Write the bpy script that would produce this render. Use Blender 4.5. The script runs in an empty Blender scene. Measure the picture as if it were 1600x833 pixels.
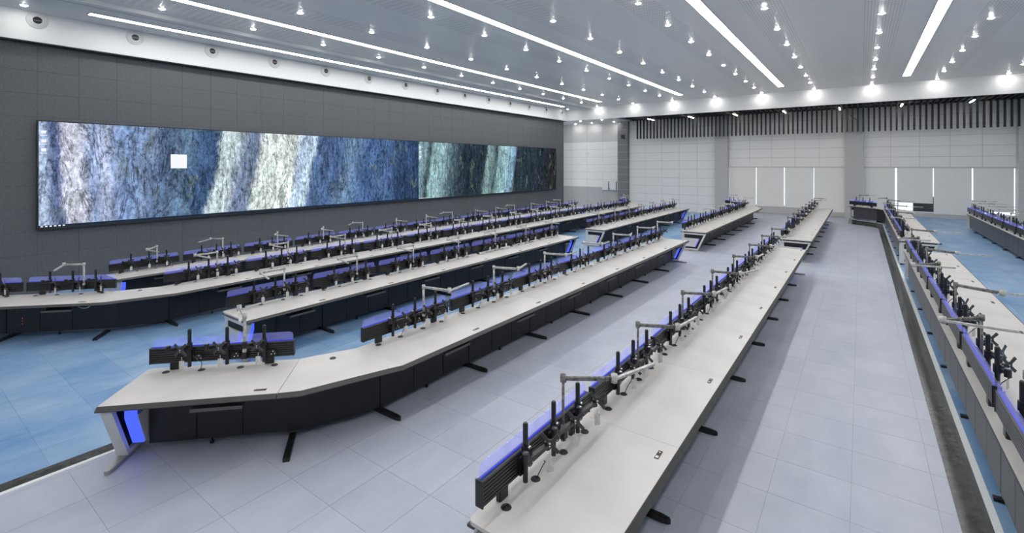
import bpy, math, random
from math import sin, cos, pi, radians as R_
random.seed(7)
SC = bpy.context.scene
COL = SC.collection

# ------------------------------------------------------------------ camera
FPX, V0, VPU = 745.6, 258.0, 1345.0          # focal length (px), horizon row, vanishing column of the desk rows
CAMH = 3.28
YAW = math.atan((VPU - 800.0) / FPX)
cam_d = bpy.data.cameras.new('camera')
cam = bpy.data.objects.new('camera', cam_d)
COL.objects.link(cam)
cam_d.sensor_fit = 'HORIZONTAL'
cam_d.sensor_width = 36.0
cam_d.lens = FPX / 1600.0 * 36.0
cam_d.shift_x = 0.0
cam_d.shift_y = -(416.5 - V0) / 1600.0
cam_d.clip_start = 0.05
cam_d.clip_end = 300
cam.location = (0, 0, CAMH)
cam.rotation_euler = (pi / 2, 0, YAW)
SC.camera = cam

# ------------------------------------------------------------------ world, exposure
w = bpy.data.worlds.new('world')
SC.world = w
w.use_nodes = True
w.node_tree.nodes['Background'].inputs[0].default_value = (0.93, 0.96, 1.0, 1)
w.node_tree.nodes['Background'].inputs[1].default_value = 1.6
SC.view_settings.view_transform = 'Standard'
SC.view_settings.look = 'None'
SC.view_settings.exposure = 0.0
SC.view_settings.gamma = 1.0
SC.view_settings.use_curve_mapping = False
STRIP_E, DOWN_E, TRACK_E = 15.8, 150.0, 30.0
SC.cycles.diffuse_bounces = 7

# ------------------------------------------------------------------ materials
MATS = {}


def srgb(r, g, b):
    def f(c):
        c /= 255.0
        return c / 12.92 if c <= 0.04045 else ((c + 0.055) / 1.055) ** 2.4
    return (f(r), f(g), f(b), 1.0)


def new_mat(name):
    m = bpy.data.materials.new(name)
    m.use_nodes = True
    MATS[name] = m
    nt = m.node_tree
    return m, nt, nt.nodes['Principled BSDF']


def node(nt, kind, **kw):
    n = nt.nodes.new(kind)
    for k, v in kw.items():
        setattr(n, k, v)
    return n


def pmat(name, col, rough=0.5, metal=0.0, noise=0.0, nscale=6.0, bump=0.0, bscale=80.0, stretch=(1, 1, 1), spec=0.5):
    """Principled material with mottled colour and fine relief."""
    m, nt, b = new_mat(name)
    b.inputs['Roughness'].default_value = rough
    b.inputs['Metallic'].default_value = metal
    b.inputs['Specular IOR Level'].default_value = spec
    tc = node(nt, 'ShaderNodeTexCoord')
    mp = node(nt, 'ShaderNodeMapping')
    mp.inputs['Scale'].default_value = stretch
    nt.links.new(tc.outputs['Object'], mp.inputs[0])
    nz = node(nt, 'ShaderNodeTexNoise')
    nz.inputs['Scale'].default_value = nscale
    nz.inputs['Detail'].default_value = 6
    nt.links.new(mp.outputs[0], nz.inputs['Vector'])
    rp = node(nt, 'ShaderNodeValToRGB')
    rp.color_ramp.elements[0].position = 0.3
    rp.color_ramp.elements[1].position = 0.7
    c = col
    rp.color_ramp.elements[0].color = tuple(max(0, x * (1 - noise)) for x in c[:3]) + (1,)
    rp.color_ramp.elements[1].color = tuple(min(1, x * (1 + noise)) for x in c[:3]) + (1,)
    nt.links.new(nz.outputs['Fac'], rp.inputs[0])
    nt.links.new(rp.outputs[0], b.inputs['Base Color'])
    if bump:
        nb = node(nt, 'ShaderNodeTexNoise')
        nb.inputs['Scale'].default_value = bscale
        nt.links.new(mp.outputs[0], nb.inputs['Vector'])
        bp = node(nt, 'ShaderNodeBump')
        bp.inputs['Strength'].default_value = bump
        bp.inputs['Distance'].default_value = 0.01
        nt.links.new(nb.outputs['Fac'], bp.inputs['Height'])
        nt.links.new(bp.outputs[0], b.inputs['Normal'])
    return m


def emat(name, col, strength):
    m, nt, b = new_mat(name)
    nt.nodes.remove(b)
    e = node(nt, 'ShaderNodeEmission')
    e.inputs[0].default_value = col
    e.inputs[1].default_value = strength
    nt.links.new(e.outputs[0], nt.nodes['Material Output'].inputs[0])
    return m


def world_mottle(name, col, col2, scale, rough, spec=0.5, bump=0.0, streak=(1, 1, 1)):
    """Vinyl floor: cloudy two-tone pattern running on from tile to tile."""
    m, nt, b = new_mat(name)
    g = node(nt, 'ShaderNodeNewGeometry')
    mp = node(nt, 'ShaderNodeMapping')
    mp.inputs['Scale'].default_value = streak
    nt.links.new(g.outputs['Position'], mp.inputs[0])
    n1 = node(nt, 'ShaderNodeTexNoise')
    n1.inputs['Scale'].default_value = scale
    n1.inputs['Detail'].default_value = 8
    n1.inputs['Roughness'].default_value = 0.65
    nt.links.new(mp.outputs[0], n1.inputs['Vector'])
    oi = node(nt, 'ShaderNodeObjectInfo')
    ad = node(nt, 'ShaderNodeMath', operation='MULTIPLY_ADD')
    ad.inputs[1].default_value = 0.10
    nt.links.new(oi.outputs['Random'], ad.inputs[0])
    nt.links.new(n1.outputs['Fac'], ad.inputs[2])
    rp = node(nt, 'ShaderNodeValToRGB')
    rp.color_ramp.elements[0].position = 0.32
    rp.color_ramp.elements[1].position = 0.74
    rp.color_ramp.elements[0].color = col2
    rp.color_ramp.elements[1].color = col
    nt.links.new(ad.outputs[0], rp.inputs[0])
    nt.links.new(rp.outputs[0], b.inputs['Base Color'])
    b.inputs['Roughness'].default_value = rough
    b.inputs['Specular IOR Level'].default_value = spec
    if bump:
        bp = node(nt, 'ShaderNodeBump')
        bp.inputs['Strength'].default_value = bump
        bp.inputs['Distance'].default_value = 0.02
        nt.links.new(n1.outputs['Fac'], bp.inputs['Height'])
        nt.links.new(bp.outputs[0], b.inputs['Normal'])
    return m


def perforated(name, col, hole, pitch, axes=(1, 2), rough=0.5, r=0.55, zone=True):
    """Sheet metal with a regular grid of small dark holes."""
    m, nt, b = new_mat(name)
    tc = node(nt, 'ShaderNodeTexCoord')
    sp = node(nt, 'ShaderNodeSeparateXYZ')
    nt.links.new(tc.outputs['Object'], sp.inputs[0])
    outs = []
    for a in axes:
        mu = node(nt, 'ShaderNodeMath', operation='MULTIPLY')
        mu.inputs[1].default_value = 2 * pi / pitch
        nt.links.new(sp.outputs[a], mu.inputs[0])
        si = node(nt, 'ShaderNodeMath', operation='SINE')
        nt.links.new(mu.outputs[0], si.inputs[0])
        outs.append(si)
    ad = node(nt, 'ShaderNodeMath', operation='ADD')
    nt.links.new(outs[0].outputs[0], ad.inputs[0])
    nt.links.new(outs[1].outputs[0], ad.inputs[1])
    gt = node(nt, 'ShaderNodeMath', operation='GREATER_THAN')
    gt.inputs[1].default_value = 2 * r
    nt.links.new(ad.outputs[0], gt.inputs[0])
    nz = node(nt, 'ShaderNodeTexNoise')
    nz.inputs['Scale'].default_value = 2.5
    nt.links.new(tc.outputs['Object'], nz.inputs['Vector'])
    rp = node(nt, 'ShaderNodeValToRGB')
    rp.color_ramp.elements[0].color = tuple(x * 0.8 for x in col[:3]) + (1,)
    rp.color_ramp.elements[1].color = tuple(min(1, x * 1.2) for x in col[:3]) + (1,)
    nt.links.new(nz.outputs['Fac'], rp.inputs[0])
    mx = node(nt, 'ShaderNodeMix', data_type='RGBA')
    nt.links.new(gt.outputs[0], mx.inputs[0])
    nt.links.new(rp.outputs[0], mx.inputs[6])
    mx.inputs[7].default_value = hole
    nt.links.new(mx.outputs[2], b.inputs['Base Color'])
    b.inputs['Roughness'].default_value = rough
    return m


world_mottle('vinyl_grey', srgb(178, 182, 194), srgb(160, 165, 179), 1.6, 0.38, 0.4, streak=(1, 0.5, 1))
world_mottle('vinyl_blue', srgb(150, 175, 202), srgb(86, 134, 180), 1.3, 0.36, 0.4, streak=(1, 0.6, 1))
pmat('grout', srgb(140, 138, 140), 0.8)
world_mottle('granite', srgb(84, 84, 82), srgb(40, 41, 41), 9.0, 0.16, 0.6)
pmat('white_trim', srgb(226, 228, 228), 0.35)
pmat('laminate', srgb(200, 196, 191), 0.42, noise=0.06, nscale=2.2)
pmat('desk_edge', srgb(58, 57, 56), 0.5, noise=0.1)
pmat('tray_grey', srgb(104, 102, 98), 0.5)
pmat('black_body', srgb(17, 18, 21), 0.55, noise=0.15)
perforated('front_panel', srgb(25, 26, 32), srgb(7, 7, 9), 0.024, (1, 2), 0.45, 0.5)
perforated('back_panel', srgb(74, 75, 77), srgb(34, 35, 37), 0.024, (1, 2), 0.42, 0.6)
pmat('black_metal', srgb(26, 26, 27), 0.36, noise=0.1, spec=0.6)
pmat('plate_black', srgb(60, 60, 61), 0.35, noise=0.1)
pmat('black_plastic', srgb(31, 31, 32), 0.42, noise=0.1)
pmat('rail_black', srgb(56, 56, 56), 0.36, metal=0.3, noise=0.08)
pmat('grey_metal', srgb(120, 120, 120), 0.35, metal=0.6)
pmat('chrome', srgb(205, 206, 208), 0.22, metal=0.9)
pmat('white_metal', srgb(206, 206, 204), 0.32, noise=0.03)
pmat('silver', srgb(176, 175, 172), 0.3, metal=0.7)
pmat('tag_paper', srgb(205, 203, 198), 0.5, noise=0.12, nscale=40)
pmat('wrap', srgb(188, 187, 182), 0.22, noise=0.28, nscale=28, bump=0.6, bscale=45)
pmat('wrap_dark', srgb(120, 118, 112), 0.22, noise=0.6, nscale=26, bump=0.6, bscale=45)
pmat('ceiling_metal', srgb(235, 229, 221), 0.34, noise=0.03, nscale=3, bump=0.10, bscale=26, stretch=(0.4, 5, 1), spec=0.6)
_m = MATS['ceiling_metal']; _nt = _m.node_tree; _b = _nt.nodes['Principled BSDF']     # finely slotted bands along the downlight rows
_src = _b.inputs['Base Color'].links[0].from_socket
_tc = node(_nt, 'ShaderNodeTexCoord'); _sp = node(_nt, 'ShaderNodeSeparateXYZ'); _nt.links.new(_tc.outputs['Object'], _sp.inputs[0])


def _mth(op, a, bb=0.0):
    n = node(_nt, 'ShaderNodeMath', operation=op)
    for i_, x_ in enumerate((a, bb)):
        if isinstance(x_, (int, float)):
            n.inputs[i_].default_value = x_
        else:
            _nt.links.new(x_, n.inputs[i_])
    return n.outputs[0]


_band = _mth('LESS_THAN', _mth('ABSOLUTE', _mth('SUBTRACT', _mth('FRACT', _mth('DIVIDE', _mth('ADD', _sp.outputs[0], 2.22 + 1.375 + 27.5), 2.75)), 0.5)), 0.17)
_s1 = _mth('GREATER_THAN', _mth('SINE', _mth('MULTIPLY', _sp.outputs[0], 2 * pi / 0.075)), 0.35)
_s2 = _mth('GREATER_THAN', _mth('SINE', _mth('MULTIPLY', _sp.outputs[1], 2 * pi / 0.22)), -0.35)
_fac = _mth('MULTIPLY', _mth('MULTIPLY', _s1, _s2), _mth('MULTIPLY', _band, 0.35))
_mx = node(_nt, 'ShaderNodeMix', data_type='RGBA'); _mx.inputs[7].default_value = srgb(90, 90, 90)
_nt.links.new(_fac, _mx.inputs[0]); _nt.links.new(_src, _mx.inputs[6]); _nt.links.new(_mx.outputs[2], _b.inputs['Base Color'])
pmat('ceiling_white', srgb(216, 216, 214), 0.5)
pmat('bulkhead', srgb(240, 239, 236), 0.6)
pmat('bulkhead_left', srgb(220, 220, 218), 0.6)
pmat('wall_dark', srgb(94, 97, 99), 0.75, noise=0.16, nscale=22, bump=0.35, bscale=120, stretch=(1, 1, 1))
pmat('wall_dark_joint', srgb(52, 54, 56), 0.9)
pmat('wall_white', srgb(238, 237, 234), 0.7, noise=0.02)
pmat('wall_joint', srgb(188, 188, 187), 0.9)
pmat('wall_grey', srgb(190, 189, 187), 0.75, noise=0.05, nscale=12, bump=0.2, bscale=120)
pmat('wall_midgrey', srgb(205, 204, 202), 0.75, noise=0.05, nscale=12, bump=0.2, bscale=120)
pmat('column_dark', srgb(128, 128, 127), 0.75, noise=0.06, nscale=20, bump=0.2, bscale=140)
pmat('slat_black', srgb(26, 26, 27), 0.55)
pmat('plenum', srgb(58, 58, 58), 0.9)
pmat('blind', srgb(236, 235, 230), 0.8, noise=0.012)
pmat('dark_frame', srgb(40, 42, 44), 0.5)
pmat('rubber', srgb(34, 34, 34), 0.7)
pmat('wall_box_white', srgb(232, 232, 230), 0.5)
emat('strip_emit', (1, 1, 1, 1), STRIP_E)
emat('down_emit', (1, 0.985, 0.96, 1), DOWN_E)
emat('track_emit', (1, 0.9, 0.84, 1), TRACK_E)
emat('blue_led', (0.05, 0.09, 1.0, 1), 1.7)
emat('blue_soft', (0.22, 0.25, 1.0, 1), 0.85)
emat('blue_line', (0.06, 0.08, 0.85, 1), 0.9)
emat('red_led', (1.0, 0.08, 0.12, 1), 0.6)
emat('screen_white', (0.93, 0.95, 1, 1), 1.0)
emat('screen_bar', (0.015, 0.03, 0.06, 1), 1.0)

m, nt, b = new_mat('pane')
b.inputs['Base Color'].default_value = (0.9, 0.95, 1, 1)
b.inputs['Roughness'].default_value = 0.03
b.inputs['Transmission Weight'].default_value = 1.0
b.inputs['IOR'].default_value = 1.1

m, nt, b = new_mat('acrylic')          # clear acrylic, edge-lit by a blue light line in the rail
nt.nodes.remove(b)
tr = node(nt, 'ShaderNodeBsdfTransparent'); tr.inputs[0].default_value = (0.84, 0.84, 0.94, 1)   # twice: front and back face
em = node(nt, 'ShaderNodeEmission'); em.inputs[0].default_value = (0.32, 0.36, 1, 1); em.inputs[1].default_value = 0.155
gl = node(nt, 'ShaderNodeBsdfGlossy'); gl.inputs['Roughness'].default_value = 0.12
ad = node(nt, 'ShaderNodeAddShader')
nt.links.new(tr.outputs[0], ad.inputs[0]); nt.links.new(em.outputs[0], ad.inputs[1])
m2 = node(nt, 'ShaderNodeMixShader'); m2.inputs[0].default_value = 0.05
nt.links.new(ad.outputs[0], m2.inputs[1]); nt.links.new(gl.outputs[0], m2.inputs[2])
nt.links.new(m2.outputs[0], nt.nodes['Material Output'].inputs[0])


def screen_material():
    """The picture on the video wall: a cliff face, shown twice side by side."""
    m, nt, b = new_mat('video_picture')
    nt.nodes.remove(b)
    L = nt.links.new
    tc = node(nt, 'ShaderNodeTexCoord')
    sp = node(nt, 'ShaderNodeSeparateXYZ')
    L(tc.outputs['Object'], sp.inputs[0])

    def math_(op, a, bb, c=None):
        n = node(nt, 'ShaderNodeMath', operation=op)
        for i, x in enumerate((a, bb, c)):
            if x is None:
                continue
            if isinstance(x, (int, float)):
                n.inputs[i].default_value = x
            else:
                L(x, n.inputs[i])
        return n.outputs[0]

    def noise(scale, st, detail=8, rough=0.65, dist=0.0):
        mp = node(nt, 'ShaderNodeMapping')
        mp.inputs['Scale'].default_value = st
        L(tc.outputs['Object'], mp.inputs[0])
        n = node(nt, 'ShaderNodeTexNoise')
        n.inputs['Scale'].default_value = scale
        n.inputs['Detail'].default_value = detail
        n.inputs['Roughness'].default_value = rough
        n.inputs['Distortion'].default_value = dist
        L(mp.outputs[0], n.inputs['Vector'])
        return n.outputs['Fac']
    Y, Z = sp.outputs[1], sp.outputs[2]
    # slanted strata: the picture coordinate leans with height and wanders with noise
    wob = noise(0.9, (1, 1, 0.35), 6)
    s0 = math_('DIVIDE', Y, 28.95)
    wob2 = noise(5.0, (1, 1, 0.3), 6)
    mr = node(nt, 'ShaderNodeMapRange')
    mr.inputs[1].default_value, mr.inputs[2].default_value = 0.03, 0.15
    mr.inputs[3].default_value, mr.inputs[4].default_value = 0.0016, -0.0065
    L(s0, mr.inputs[0])
    s1 = math_('MULTIPLY_ADD', math_('SUBTRACT', Z, 1.55), mr.outputs[0], s0)
    s2 = math_('MULTIPLY_ADD', math_('SUBTRACT', wob, 0.5), 0.026, s1)
    s2 = math_('MULTIPLY_ADD', math_('SUBTRACT', wob2, 0.5), 0.014, s2)

    def ramp(stops):
        rp = node(nt, 'ShaderNodeValToRGB')
        el = rp.color_ramp.elements
        el[0].position, el[0].color = stops[0][0], srgb(*stops[0][1])
        el[1].position, el[1].color = stops[-1][0], srgb(*stops[-1][1])
        for p, c in stops[1:-1]:
            e = el.new(p)
            e.color = srgb(*c)
        L(s2, rp.inputs[0])
        return rp.outputs[0]
    A = ramp([(0.0, (170, 190, 215)), (0.006, (160, 180, 210)), (0.010, (84, 100, 138)), (0.0155, (88, 102, 140)),
              (0.020, (206, 210, 228)), (0.034, (204, 208, 226)), (0.042, (140, 160, 198)), (0.055, (172, 184, 214)),
              (0.068, (112, 136, 176)), (0.085, (128, 150, 186)), (0.100, (92, 112, 146)), (0.125, (98, 124, 152)),
              (0.140, (66, 90, 126)), (0.156, (68, 94, 132)), (0.164, (196, 214, 218)), (0.180, (186, 200, 204)),
              (0.195, (112, 128, 160)), (0.207, (120, 134, 158)), (0.216, (218, 230, 226)), (0.262, (224, 234, 232)), (0.270, (190, 214, 240)),
              (0.288, (196, 220, 240)), (0.294, (86, 110, 148)), (0.33, (78, 104, 144)), (0.355, (110, 138, 170)),
              (0.39, (72, 98, 142)), (0.43, (82, 110, 152)), (0.46, (54, 76, 110)), (0.51, (48, 68, 100))])
    B = ramp([(0.500, (150, 180, 190)), (0.520, (120, 148, 158)), (0.530, (40, 52, 58)), (0.540, (150, 186, 190)),  # far copy: dimming at a slanted viewing angle is painted into these darker colours
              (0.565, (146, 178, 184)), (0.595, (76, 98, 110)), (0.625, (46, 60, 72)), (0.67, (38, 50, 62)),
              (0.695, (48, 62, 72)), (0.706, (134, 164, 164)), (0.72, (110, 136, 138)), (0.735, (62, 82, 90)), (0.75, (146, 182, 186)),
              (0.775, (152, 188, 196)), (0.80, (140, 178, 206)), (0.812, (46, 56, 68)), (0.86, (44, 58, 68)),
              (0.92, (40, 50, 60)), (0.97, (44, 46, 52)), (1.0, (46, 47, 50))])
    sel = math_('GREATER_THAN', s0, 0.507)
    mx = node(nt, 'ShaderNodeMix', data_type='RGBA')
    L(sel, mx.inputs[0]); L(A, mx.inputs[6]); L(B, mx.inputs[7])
    # rock detail: vertical runs, crags, thin cracks and pale veins
    d1 = noise(1.6, (1, 1.4, 0.5), 10, 0.7, 0.9)
    d2 = noise(7.0, (1, 1.2, 0.9), 8, 0.8, 0.3)
    r1 = noise(0.9, (1, 1.7, 0.45), 9, 0.6, 1.8)
    r2 = noise(2.2, (1, 2.4, 0.5), 8, 0.6, 0.9)
    dark = math_('MINIMUM', math_('MULTIPLY_ADD', math_('ABSOLUTE', math_('SUBTRACT', r1, 0.5), 0), 26.0, 0.28), 1.0)
    vein = math_('MAXIMUM', math_('MULTIPLY_ADD', math_('ABSOLUTE', math_('SUBTRACT', r2, 0.52), 0), -34.0, 1.0), 0.0)
    k = math_('MULTIPLY_ADD', math_('SUBTRACT', d1, 0.5), 3.2, 1.0)
    k2 = math_('MULTIPLY_ADD', math_('SUBTRACT', d2, 0.5), 4.2, 1.0)
    kk = math_('MULTIPLY', math_('MAXIMUM', k, 0.3), math_('MAXIMUM', k2, 0.25))
    kk = math_('MULTIPLY', kk, dark)
    kk = math_('MULTIPLY_ADD', vein, 0.45, kk)
    kk = math_('MAXIMUM', kk, 0.12)
    moss = math_('MULTIPLY', math_('GREATER_THAN', noise(1.1, (1, 1.5, 0.8), 5), 0.60), 0.35)
    mg = node(nt, 'ShaderNodeMix', data_type='RGBA')
    mg.inputs[7].default_value = srgb(112, 128, 112)
    L(moss, mg.inputs[0]); L(mx.outputs[2], mg.inputs[6])
    em = node(nt, 'ShaderNodeEmission')
    L(mg.outputs[2], em.inputs[0])
    L(kk, em.inputs[1])
    L(em.outputs[0], nt.nodes['Material Output'].inputs[0])


screen_material()

# ------------------------------------------------------------------ mesh helpers
CACHE = {}


class MB:
    def __init__(s):
        s.v, s.f = [], []

    def add(s, vs, fs):
        o = len(s.v)
        s.v += [tuple(p) for p in vs]
        s.f += [tuple(i + o for i in q) for q in fs]
        return s

    def box(s, x0, x1, y0, y1, z0, z1):
        return s.add([(x0, y0, z0), (x1, y0, z0), (x1, y1, z0), (x0, y1, z0), (x0, y0, z1), (x1, y0, z1), (x1, y1, z1), (x0, y1, z1)],
                     [(0, 3, 2, 1), (4, 5, 6, 7), (0, 1, 5, 4), (1, 2, 6, 5), (2, 3, 7, 6), (3, 0, 4, 7)])

    def prism(s, pts, z0, z1):
        n = len(pts)
        a = sum(pts[i][0] * pts[(i + 1) % n][1] - pts[(i + 1) % n][0] * pts[i][1] for i in range(n))
        if a < 0:
            pts = pts[::-1]
        return s.add([(x, y, z0) for x, y in pts] + [(x, y, z1) for x, y in pts],
                     [tuple(range(n))[::-1], tuple(range(n, 2 * n))] + [(i, (i + 1) % n, n + (i + 1) % n, n + i) for i in range(n)])

    def extr_y(s, pts, y0, y1):
        """profile of (x, z) points extruded along y"""
        n = len(pts)
        a = sum(pts[i][0] * pts[(i + 1) % n][1] - pts[(i + 1) % n][0] * pts[i][1] for i in range(n))
        if a < 0:
            pts = pts[::-1]
        return s.add([(x, y0, z) for x, z in pts] + [(x, y1, z) for x, z in pts],
                     [tuple(range(n)), tuple(range(n, 2 * n))[::-1]] + [(i, n + i, n + (i + 1) % n, (i + 1) % n) for i in range(n)])

    def cyl(s, p, q, r, n=12, r2=None):
        from mathutils import Vector
        p, q = Vector(p), Vector(q)
        r2 = r if r2 is None else r2
        d = (q - p).normalized()
        u = d.orthogonal().normalized()
        v = d.cross(u)
        vs = [p + (u * cos(2 * pi * i / n) + v * sin(2 * pi * i / n)) * r for i in range(n)] + \
             [q + (u * cos(2 * pi * i / n) + v * sin(2 * pi * i / n)) * r2 for i in range(n)]
        return s.add(vs, [tuple(range(n))[::-1], tuple(range(n, 2 * n))] + [(i, (i + 1) % n, n + (i + 1) % n, n + i) for i in range(n)])

    def tube(s, pts, r, n=8):
        for a, bb in zip(pts[:-1], pts[1:]):
            s.cyl(a, bb, r, n)
        return s

    def beam(s, p, q, wdt, hgt):
        """rectangular bar from p to q, wdt sideways (horizontal), hgt upwards"""
        from mathutils import Vector
        p, q = Vector(p), Vector(q)
        d = (q - p).normalized()
        up = Vector((0, 0, 1))
        if abs(d.z) > 0.95:
            up = Vector((1, 0, 0))
        u = d.cross(up).normalized() * (wdt / 2)
        v = u.cross(d).normalized() * (hgt / 2)
        vs = [p - u - v, p + u - v, p + u + v, p - u + v, q - u - v, q + u - v, q + u + v, q - u + v]
        return s.add(vs, [(0, 1, 2, 3), (7, 6, 5, 4), (0, 4, 5, 1), (1, 5, 6, 2), (2, 6, 7, 3), (3, 7, 4, 0)])

    def lathe(s, prof, n=24, axis='z'):
        """profile of (radius, height) turned about an axis"""
        vs, fs = [], []
        for r, h in prof:
            for i in range(n):
                a = 2 * pi * i / n
                c, d = r * cos(a), r * sin(a)
                vs.append((c, d, h) if axis == 'z' else (h, c, d))
        for j in range(len(prof) - 1):
            for i in range(n):
                fs.append((j * n + i, j * n + (i + 1) % n, (j + 1) * n + (i + 1) % n, (j + 1) * n + i))
        return s.add(vs, fs)

    def mesh(s, name, mat, smooth=False):
        me = bpy.data.meshes.new(name)
        me.from_pydata(s.v, [], s.f)
        me.materials.append(MATS[mat])
        if smooth:
            for p in me.polygons:
                p.use_smooth = True
        me.update()
        return me


def cached(key, name, mat, fn, smooth=False):
    if key not in CACHE:
        mb = MB()
        fn(mb)
        CACHE[key] = mb.mesh(name, mat, smooth)
    return CACHE[key]


def ob(name, me, parent=None, loc=(0, 0, 0), rz=0.0):
    o = bpy.data.objects.new(name, me)
    COL.objects.link(o)
    o.location = loc
    if rz:
        o.rotation_euler = (0, 0, rz)
    if parent is not None:
        o.parent = parent
    return o


def tag(o, label, cat, group=None):
    o['label'] = label
    o['category'] = cat
    if group:
        o['group'] = group
    return o


def struct(o, label=None):
    o['kind'] = 'structure'
    if label:
        o['label'] = label
        o['category'] = o.name.split('.')[0].split('_')[0]
    return o


ORD = ['', 'first', 'second', 'third', 'fourth', 'fifth', 'sixth', 'seventh', 'eighth', 'ninth', 'tenth', 'eleventh', 'twelfth',
       'thirteenth', 'fourteenth', 'fifteenth', 'sixteenth', 'seventeenth', 'eighteenth', 'nineteenth', 'twentieth']

# ------------------------------------------------------------------ dimensions
XL, XR, YB, YF = -19.3, 10.0, -6.0, 36.6
ZC, ZS, YS = 7.76, 6.80, 33.4
XBH = -19.0
T1 = 0.24                                   # height of one floor step
ROWX = -5.63                                # back edge of the fourth row
EDGE = [(-6.93, YB), (-6.93, 2.28), (-5.86, 3.39), (-5.62, 4.0), (-5.62, 31.15), (-5.86, 31.76), (-6.93, 32.87), (-6.93, YF)]
EDGE_R = [(x + 6.54, y) for x, y in EDGE]
EDGE_L = [(-16.6, YB), (-16.6, -0.14), (-13.13, 3.39), (-12.89, 4.0), (-12.89, 31.15), (-13.13, 31.76), (-14.20, 32.87), (-14.20, YF)]


def cam_px(x, y, z):
    d = -x * sin(YAW) + y * cos(YAW)
    if d < 0.3:
        return None
    return (800 + FPX * (x * cos(YAW) + y * sin(YAW)) / d, V0 + FPX * (CAMH - z) / d, d)


# ------------------------------------------------------------------ floors: slabs, tiles
def clip_half(poly, a, bb, keep_right):
    """keep the part of poly to the right (x greater) or left of the line a->b (b higher in y)"""
    out = []

    def side(p):
        c = (bb[0] - a[0]) * (p[1] - a[1]) - (bb[1] - a[1]) * (p[0] - a[0])
        return -c if keep_right else c
    n = len(poly)
    for i in range(n):
        p, q = poly[i], poly[(i + 1) % n]
        sp_, sq = side(p), side(q)
        if sp_ >= 0:
            out.append(p)
        if sp_ * sq < 0:
            t = sp_ / (sp_ - sq)
            out.append((p[0] + (q[0] - p[0]) * t, p[1] + (q[1] - p[1]) * t))
    return out


def area(p):
    return abs(sum(p[i][0] * p[(i + 1) % len(p)][1] - p[(i + 1) % len(p)][0] * p[i][1] for i in range(len(p)))) / 2


PITCH = 0.675


def make_floor(name, label, left, right, z, mat):
    slab = MB().prism(list(left) + list(right)[::-1], z - 0.30, z - 0.003).mesh(name, 'grout')
    fl = struct(ob(name, slab), label)
    xs = [p[0] for p in left] + [p[0] for p in right]
    tiles = []
    i0, i1 = int((min(xs) + 0.08) // PITCH) - 1, int((max(xs) + 0.08) // PITCH) + 1
    j0, j1 = int((YB + 0.03) // PITCH), int((YF + 0.03) // PITCH) + 1
    g = 0.0016
    for i in range(i0, i1 + 1):
        for j in range(j0, j1 + 1):
            x, y = -0.08 + i * PITCH, -0.03 + j * PITCH
            y1 = min(y + PITCH - g, YF - 0.01)
            ya = max(y + g, YB)
            if y1 - ya < 0.02:
                continue
            full = [(x + g, ya), (x + PITCH - g, ya), (x + PITCH - g, y1), (x + g, y1)]
            poly = full
            for line, kr in ((left, True), (right, False)):
                for a, bb in zip(line[:-1], line[1:]):
                    if bb[1] > ya and a[1] < y1 and len(poly) > 2:
                        poly = clip_half(poly, a, bb, kr)
            if len(poly) < 3 or area(poly) < 0.01:
                continue
            p = cam_px(x + PITCH / 2, y + PITCH / 2, z)
            size = 0
            if p and -60 < p[0] < 1660 and 230 < p[1] < 900:
                size = 1.0 / p[2] ** 2
            tiles.append((size, poly, len(poly) == 4 and abs(area(poly) - (PITCH - 2 * g) ** 2) < 1e-4))
    tiles.sort(key=lambda t: -t[0])
    rest = MB()
    for k, (size, poly, whole) in enumerate(tiles):
        if k < 290 and size > 0:
            if whole:
                me = cached('tile' + mat, 'tile', mat, lambda mb: mb.box(g, PITCH - g, g, PITCH - g, -0.003, 0.0))
                ob('tile', me, fl, (poly[0][0] - g, poly[0][1] - g, z))
            else:
                ob('tile', MB().prism(poly, z - 0.003, z).mesh('tile', mat), fl)
        else:
            rest.prism(poly, z - 0.003, z)
    if rest.v:
        r = ob('tile_field', rest.mesh('tile_field', mat), fl)
        r['kind'] = 'stuff'
    return fl


make_floor('floor', 'grey vinyl tiled floor of the middle tier under the fifth desk row', EDGE, EDGE_R, 0.0, 'vinyl_grey')
make_floor('floor_lower', 'blue vinyl tiled floor one step down, left of the grey tier', EDGE_L, EDGE, -T1, 'vinyl_blue')
make_floor('floor_lowest', 'blue vinyl floor two steps down along the video wall', [(-21.8, YB), (-21.8, YF)], EDGE_L, -2 * T1, 'vinyl_blue')
make_floor('floor_upper', 'blue vinyl tiled floor one step up, right of the grey tier', EDGE_R, [(XR, YB), (XR, YF)], T1, 'vinyl_blue')


def offset_line(line, d):
    """shift an edge polyline sideways (towards smaller x for negative d)"""
    out = []
    for i, p in enumerate(line):
        dirs = []
        if i > 0:
            dirs.append((p[0] - line[i - 1][0], p[1] - line[i - 1][1]))
        if i < len(line) - 1:
            dirs.append((line[i + 1][0] - p[0], line[i + 1][1] - p[1]))
        ns = []
        for a, bb in dirs:
            l = math.hypot(a, bb)
            ns.append((bb / l, -a / l))
        nx, ny = sum(n[0] for n in ns) / len(ns), sum(n[1] for n in ns) / len(ns)
        l2 = nx * nx + ny * ny
        out.append((p[0] + nx * d / l2, p[1] + ny * d / l2))
    out[0] = (out[0][0], YB)
    out[-1] = (out[-1][0], YF)
    return out


def ribbon(mb, l0, l1, z0, z1):
    for i in range(len(l0) - 1):
        mb.prism([l0[i], l0[i + 1], l1[i + 1], l1[i]], z0, z1)


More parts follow.
